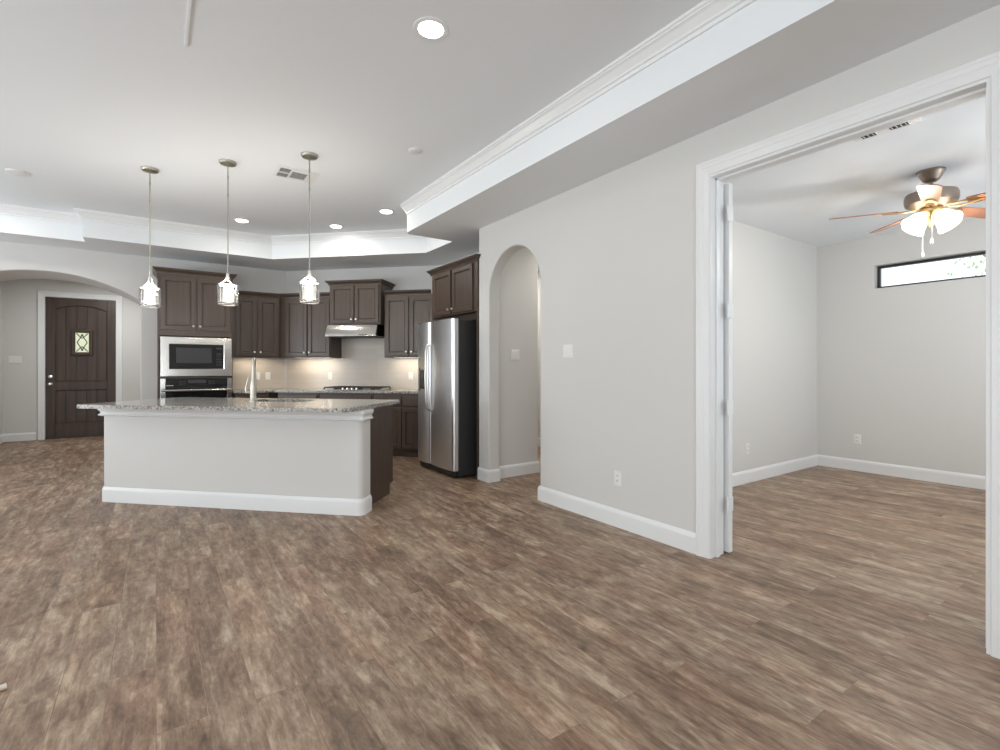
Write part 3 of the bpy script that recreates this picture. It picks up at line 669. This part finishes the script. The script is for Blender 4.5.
spots = [((-.047, 5.543), 'leftmost of the three crystal pendant lamps over the island'), ((.522, 4.958), 'middle one of the three crystal pendant lamps over the island'), ((1.079, 4.394), 'rightmost of the three crystal pendant lamps over the island, by the ceiling vent')]
for k, ((x, y), lab) in enumerate(spots):
    o = pl if k == 0 else copy_tree(pl)
    o.location = (x, y, ZT); o.rotation_euler.z = .35*k
    tag(o, lab, 'pendant lamp', 'crystal pendants over the island')

# ------------------------------------------------------------------ recessed lights
def make_can():
    root = empty('recessed_light', (0, 0, ZT), 0)
    MB().lathe([(.066, .0), (.069, -.005), (.092, -.004), (.096, .0)], seg=32, cap=False).build('trim_ring', M['trim'], root, smooth=True)
    MB().lathe([(.002, -.013), (.030, -.012), (.055, -.009), (.066, -.003), (.066, .0), (.002, .0)], seg=28).build('lens', M['lens'], root)
    l = bpy.data.lights.new('can_beam', 'AREA'); l.shape = 'DISK'; l.size = .12; l.energy = 5; l.color = (1, .95, .87); l.spread = math.radians(180)
    o = bpy.data.objects.new('can_beam', l); C.objects.link(o); o.location = (0, 0, -.018); o.parent = root
    return root
cn = make_can()
cans = [(1.216, 2.387, 'round recessed ceiling light nearest the camera, above the living room'), (2.20, 5.46, 'round recessed ceiling light at the inner corner of the tray'),
        (1.90, 6.40, 'round recessed ceiling light in front of the cooktop wall'), (.871, 6.82, 'round recessed ceiling light in front of the oven tower'), (-1.45, 7.08, None), (-.9, 1.2, None), (-2.6, 4.2, None), (1.2, -1.2, None)]
for k, (x, y, lab) in enumerate(cans):
    o = cn if k == 0 else copy_tree(cn)
    o.location = (x, y, ZT); tag(o, lab or ('round recessed ceiling light at the far left edge by the tray step' if y > 7 else 'round recessed ceiling light outside the view, %s' % ('behind the camera' if y < 0 else 'above the left of the room' if y > 3 else 'overhead of the camera')), 'ceiling light', 'recessed ceiling lights')
# added fill lamps, unseen and without fixtures, brightening the hall and foyer
area('hall_fill', (4.2, 4.0, ZS-.02), (0, 0, 0), .3, .3, 12, (1, .95, .88), 'DISK'); area('hall_fill', (4.2, 6.0, ZS-.02), (0, 0, 0), .3, .3, 14, (1, .95, .88), 'DISK')
area('foyer_fill', (-.6, 10.2, ZS-.02), (0, 0, 0), .35, .35, 23, (.98, .98, .97), 'DISK')
# strips under the upper cabinets
for par, lab, x0, x1, pw in ((u2, 'slim lit light bar under the cabinet left of the hood', .12, .74, 2.2), (u4, 'slim lit light bar under the cabinet right of the hood', .06, .68, 2.2), (u1, 'slim lit light bar under the cabinet beside the oven tower', .08, .52, 1.0)):
    e = empty('under_cabinet_light', (*(par.location.xy + Vector((par.matrix_basis.to_3x3() @ Vector((x0, .15, 0))).xy)), ZU+.02), math.degrees(par.rotation_euler.z), lab, 'light', 'under-cabinet light bars')
    MB().box(0, 0, -.014, x1-x0, .045, 0).build('housing', M['white'], e); MB().box(.01, .006, -.0165, x1-x0-.01, .039, -.014).build('diffuser', M['strip'], e)
    l = bpy.data.lights.new('bar_beam', 'AREA'); l.shape = 'RECTANGLE'; l.size = x1-x0; l.size_y = .05; l.energy = pw; l.color = (1, .86, .68)
    o = bpy.data.objects.new('bar_beam', l); C.objects.link(o); o.location = ((x1-x0)/2, .022, -.02); o.parent = e

# ------------------------------------------------------------------ ceiling fixtures
def register(name, loc, rz, w_, h_, cells, lab, slat_along='x'):
    e = empty(name, loc, rz, lab, 'vent')
    b = MB(); b.box(-w_/2, -h_/2, -.004, w_/2, h_/2, 0)
    b.build('back_plate', M['vent'], e)
    for x0, y0_, x1, y1_ in cells:
        f = MB().box(x0, y0_, -.0075, x1, y1_, -.004).build('grille', M['grille'], e)
        b = MB(); n = max(3, int(((y1_-y0_) if slat_along == 'x' else (x1-x0))/.022))
        for k in range(n):
            if slat_along == 'x': y = y0_+(y1_-y0_)*(k+.5)/n; b.box(x0, y-.0016, -.010, x1, y+.0016, -.0075)
            else: x = x0+(x1-x0)*(k+.5)/n; b.box(x-.0045, y0_, -.011, x+.0045, y1_, -.0075)
        b.build('slats', M['vent'], f)
        MB().sweep([(x0-.008, y0_-.008), (x1+.008, y0_-.008), (x1+.008, y1_+.008), (x0-.008, y1_+.008)], [(0, -.004), (.008, -.004), (.006, -.011), (.001, -.011)], closed=True).build('rim', M['vent'], e)
    return e
register('ceiling_vent', (1.085, 4.90, ZT), 0, .36, .30, [(-.155, -.115, -.065, -.01), (-.155, .01, -.065, .115), (-.045, -.075, .085, .095)], 'white three-way ceiling vent beside the rightmost pendant')
register('ceiling_vent', (3.80, 1.155, ZS), 0, .12, .36, [(-.03, -.115, .04, -.02), (-.03, .055, .04, .13)], 'long white two-grille vent on the office ceiling near the opening')
sd = empty('smoke_detector', (1.784, 3.794, ZT), 0, 'small round white smoke detector on the ceiling left of the tray edge', 'smoke detector')
MB().lathe([(.055, 0), (.055, -.006), (.046, -.013), (.020, -.016), (.003, -.016)], seg=24).build('housing', M['vent'], sd, smooth=True)
MB().lathe([(.006, -.015), (.006, -.019), (.001, -.019)], (.025, 0, 0), 10).build('sensor', M['white'], sd)
sp = empty('ceiling_speaker', (-1.06, 6.34, ZT), 0, 'flat round white ceiling plate at the far left of the main ceiling', 'ceiling plate')
MB().lathe([(.085, 0), (.085, -.010), (.075, -.014), (.003, -.012)], seg=28).build('cover', M['vent'], sp, smooth=True)
tag(MB().box(.130, 2.0, ZT-.008, .146, 3.30, ZT).build('ceiling_raceway', M['trim'], bevel=.002), 'thin white strip fixed to the ceiling at the top of the view', 'raceway')

# ------------------------------------------------------------------ switches and outlets
def plate(kind, loc, rz, gangs, lab):
    e = empty('light_switch' if kind == 's' else 'wall_outlet', loc, rz, lab, 'switch' if kind == 's' else 'outlet', 'white wall switches' if kind == 's' else 'white wall outlets')
    w_ = .07+.046*(gangs-1)
    MB().rings(w_, .115, [(0, 0), (0, -.003), (.004, -.006)], x=-w_/2, z=-.0575).build('cover_plate', M['white'], e)
    for k in range(gangs):
        x = (k-(gangs-1)/2)*.046
        if kind == 's':
            MB()._faces([(x-.016, -.006, -.033), (x+.016, -.006, -.033), (x+.016, -.0065, .033), (x-.016, -.0065, .033), (x-.016, -.0115, -.033), (x+.016, -.0115, -.033), (x+.016, -.0075, .033), (x-.016, -.0075, .033)],
                        [(4, 5, 6, 7), (0, 1, 5, 4), (1, 2, 6, 5), (2, 3, 7, 6), (3, 0, 4, 7)]).build('rocker', M['white'], e)
        else:
            for z in (-.020, .020):
                r = MB().rings(.034, .030, [(0, -.006), (.001, -.009)], x=x-.017, z=z-.015).build('receptacle', M['white'], e)
                MB().box(x-.009, -.0095, z-.002, x-.006, -.0088, z+.009).box(x+.006, -.0095, z-.002, x+.009, -.0088, z+.008).build('slots', M['darkplastic'], r)
    return e
plate('s', (XW, 3.122, 1.362), -90, 2, 'double switch plate on the wall right of the small arch')
plate('o', (XW, 2.564, .37), -90, 1, 'wall outlet low on the wall left of the office opening')
plate('s', (3.324, 4.45, 1.367), 0, 2, 'double switch plate on the hall wall inside the small arch')
plate('s', (-1.93, YF, 1.36), 0, 3, 'three-gang switch plate on the foyer wall left of the front door')
plate('o', (XO, 2.337, .375), -90, 1, 'wall outlet low on the office wall under the long window')
plate('o', (5.146, 2.77, .36), 0, 1, 'wall outlet low on the left side wall of the office')
plate('s', (1.265, YK-.008, 1.10), 0, 1, 'single switch on the beige backsplash just beside the faucet'); plate('o', (1.41, YK-.008, 1.10), 0, 1, 'outlet on the backsplash left of the kitchen corner')
p = D(SK-.012, -3.895); plate('o', (*p, 1.10), -45, 1, 'outlet on the lit tiles left of the cooktop'); p = D(SK-.012, -2.59); plate('o', (*p, 1.10), -45, 1, 'outlet on the lit tiles between cooktop and refrigerator')

# ------------------------------------------------------------------ office ceiling fan
fan = empty('ceiling_fan', (4.914, 1.2, ZS), 0, 'five-blade ceiling fan with lit glass shades in the office', 'ceiling fan')
MB().lathe([(.088, 0), (.088, -.012), (.080, -.020), (.055, -.070), (.035, -.085), (.016, -.09)], seg=28).build('canopy', M['fanmetal'], fan, smooth=True)
DZF = -.03
MB().lathe([(.013, -.08), (.013, -.19)], seg=14).build('downrod', M['fanmetal'], fan, smooth=True)
MB().lathe([(.02, -.125), (.12, -.13), (.158, -.145), (.165, -.165), (.165, -.20), (.158, -.225), (.13, -.245), (.09, -.255), (.06, -.26)], seg=40).build('motor_housing', M['fanmetal'], fan, smooth=True, loc=(0, 0, DZF))
MB().lathe([(.062, -.255), (.075, -.27), (.075, -.285), (.062, -.31), (.045, -.33), (.022, -.345), (.014, -.365), (.010, -.40), (.004, -.405)], seg=28).build('light_fitter', M['brass'], fan, smooth=True, loc=(0, 0, DZF))
for k in range(5):
    th = math.radians(49 + 72*k); Rz = Matrix.Rotation(th, 4, 'Z'); Mp = Rz @ Matrix.Translation((0, 0, -.262+DZF)) @ Matrix.Rotation(math.radians(-13), 4, 'X')
    n = 14; pl_ = []
    x0, x1, w0, w1 = .22, .665, .052, .068
    pl_ = [(x0, -w0), (x1-.05, -w1)] + arc(x1-.05, -w1+.05, .05, -90, 0, 5)[1:] + arc(x1-.05, w1-.05, .05, 0, 90, 5)[0:-1] + [(x1-.05, w1), (x0, w0)]
    bl = MB().prism(pl_, -.003, .004, lambda a, b, c: tuple(Mp @ Vector((a, b, c)))).build('blade', M['blade'], fan)
    b = MB()
    for s in (-1, 1): b.tube([Mp @ Vector(q) for q in [(.10, s*.012, -.004), (.16, s*.030, -.010), (.21, s*.034, -.008), (.27, s*.016, -.006), (.30, s*.004, -.006)]], .007, 8)
    b.prism([(.215, -.04), (.27, -.03), (.31, 0), (.27, .03), (.215, .04)], -.008, -.003, lambda a, b, c: tuple(Mp @ Vector((a, b, c))))
    b.build('blade_iron', M['brass'], bl, smooth=True)
for k, ang in enumerate((244, 144, 324, 64)):
    a = math.radians(ang); tilt = math.radians(44)
    MB().tube([tuple(Matrix.Rotation(a, 4, 'Z') @ Vector(q)) for q in [(.03, 0, -.30+DZF), (.055, 0, -.305+DZF), (.07, 0, -.322+DZF)]], .010, 10).build('lamp_arm', M['brass'], fan, smooth=True)
    Ms = Matrix.Rotation(a, 4, 'Z') @ Matrix.Translation((.062, 0, -.312+DZF)) @ Matrix.Rotation(-tilt, 4, 'Y')
    pr = [(.020, 0), (.036, -.010), (.052, -.034), (.060, -.068), (.068, -.098), (.080, -.118)]
    s = MB().lathe(pr + [(r-.003, z) for r, z in pr[::-1]], seg=24, M=Ms, cap=False).build('lamp_shade', M['shade'], fan, smooth=True)
    MB().lathe([(.012, -.01), (.014, -.03), (.026, -.06), (.028, -.075), (.018, -.095), (.003, -.10)], seg=14, M=Ms).build('bulb', M['bulb'], s, smooth=True)
    q = Ms @ Vector((0, 0, -.105)); point('fan_lamp', tuple(q), 16, (1, .95, .87), .03, fan)
for ang, zl in ((118, -.665), (200, -.575)):
    a = math.radians(ang); x, y = .05*math.cos(a), .05*math.sin(a)
    b = MB().tube([(x, y, -.31), (x, y, zl+.04)], .0022, 6).lathe([(.003, zl+.045), (.008, zl+.03), (.009, zl+.008), (.004, zl)], (x, y, 0), 10)
    b.build('pull_chain', M['white'], fan)

# small stray cord end on the floor at the left edge
tag(MB().tube([(-.92, 2.42, .012), (-.75, 2.50, .009), (-.60, 2.555, .009), (-.49, 2.588, .010)], .0055, 8).tube([(-.50, 2.585, .012), (-.465, 2.596, .012)], .011, 10).build('cable_end', M['cord'], smooth=True), 'pale cable end lying on the plank floor at the left edge', 'cable')

# light-leaved tree outside the office window
tr = empty('tree', (13.2, 1.75, 0), 0, 'pale sunlit leafy tree seen through the long office window', 'tree')
M['leaf'] = mat('pale_leaf', (.48, .56, .30), .6); M['bark'] = mat('bark', (.25, .2, .15), .9)
b = MB().tube([(0, 0, 0), (.05, .02, 1.2), (-.04, .05, 2.4), (.05, 0, 3.6)], [.11, .09, .07, .03], 10)
for a in range(7): b.tube([(0, .03, 1.7+.22*a), (.5*math.cos(a*2.1), .5*math.sin(a*2.1), 2.2+.24*a), (1.0*math.cos(a*2.1+.2), 1.0*math.sin(a*2.1+.2), 2.5+.25*a)], [.035, .022, .008], 6)
b.build('trunk', M['bark'], tr, smooth=True)
b = MB()
for k in range(1500):
    u, th, ph = random.random()**.4, random.uniform(0, 2*math.pi), math.acos(random.uniform(-1, 1))
    c = Vector((1.25*u*math.sin(ph)*math.cos(th), 1.25*u*math.sin(ph)*math.sin(th), 3.0+1.15*u*math.cos(ph)))
    Mx = Matrix.Translation(c) @ Matrix.Rotation(random.uniform(0, 6.3), 4, 'Z') @ Matrix.Rotation(random.uniform(-1.2, 1.2), 4, 'X')
    b._faces([(0, 0, 0), (.022, .035, .006), (0, .085, 0), (-.022, .035, .006)], [(0, 1, 2, 3)], Mx)
b.build('foliage', M['leaf'], tr)
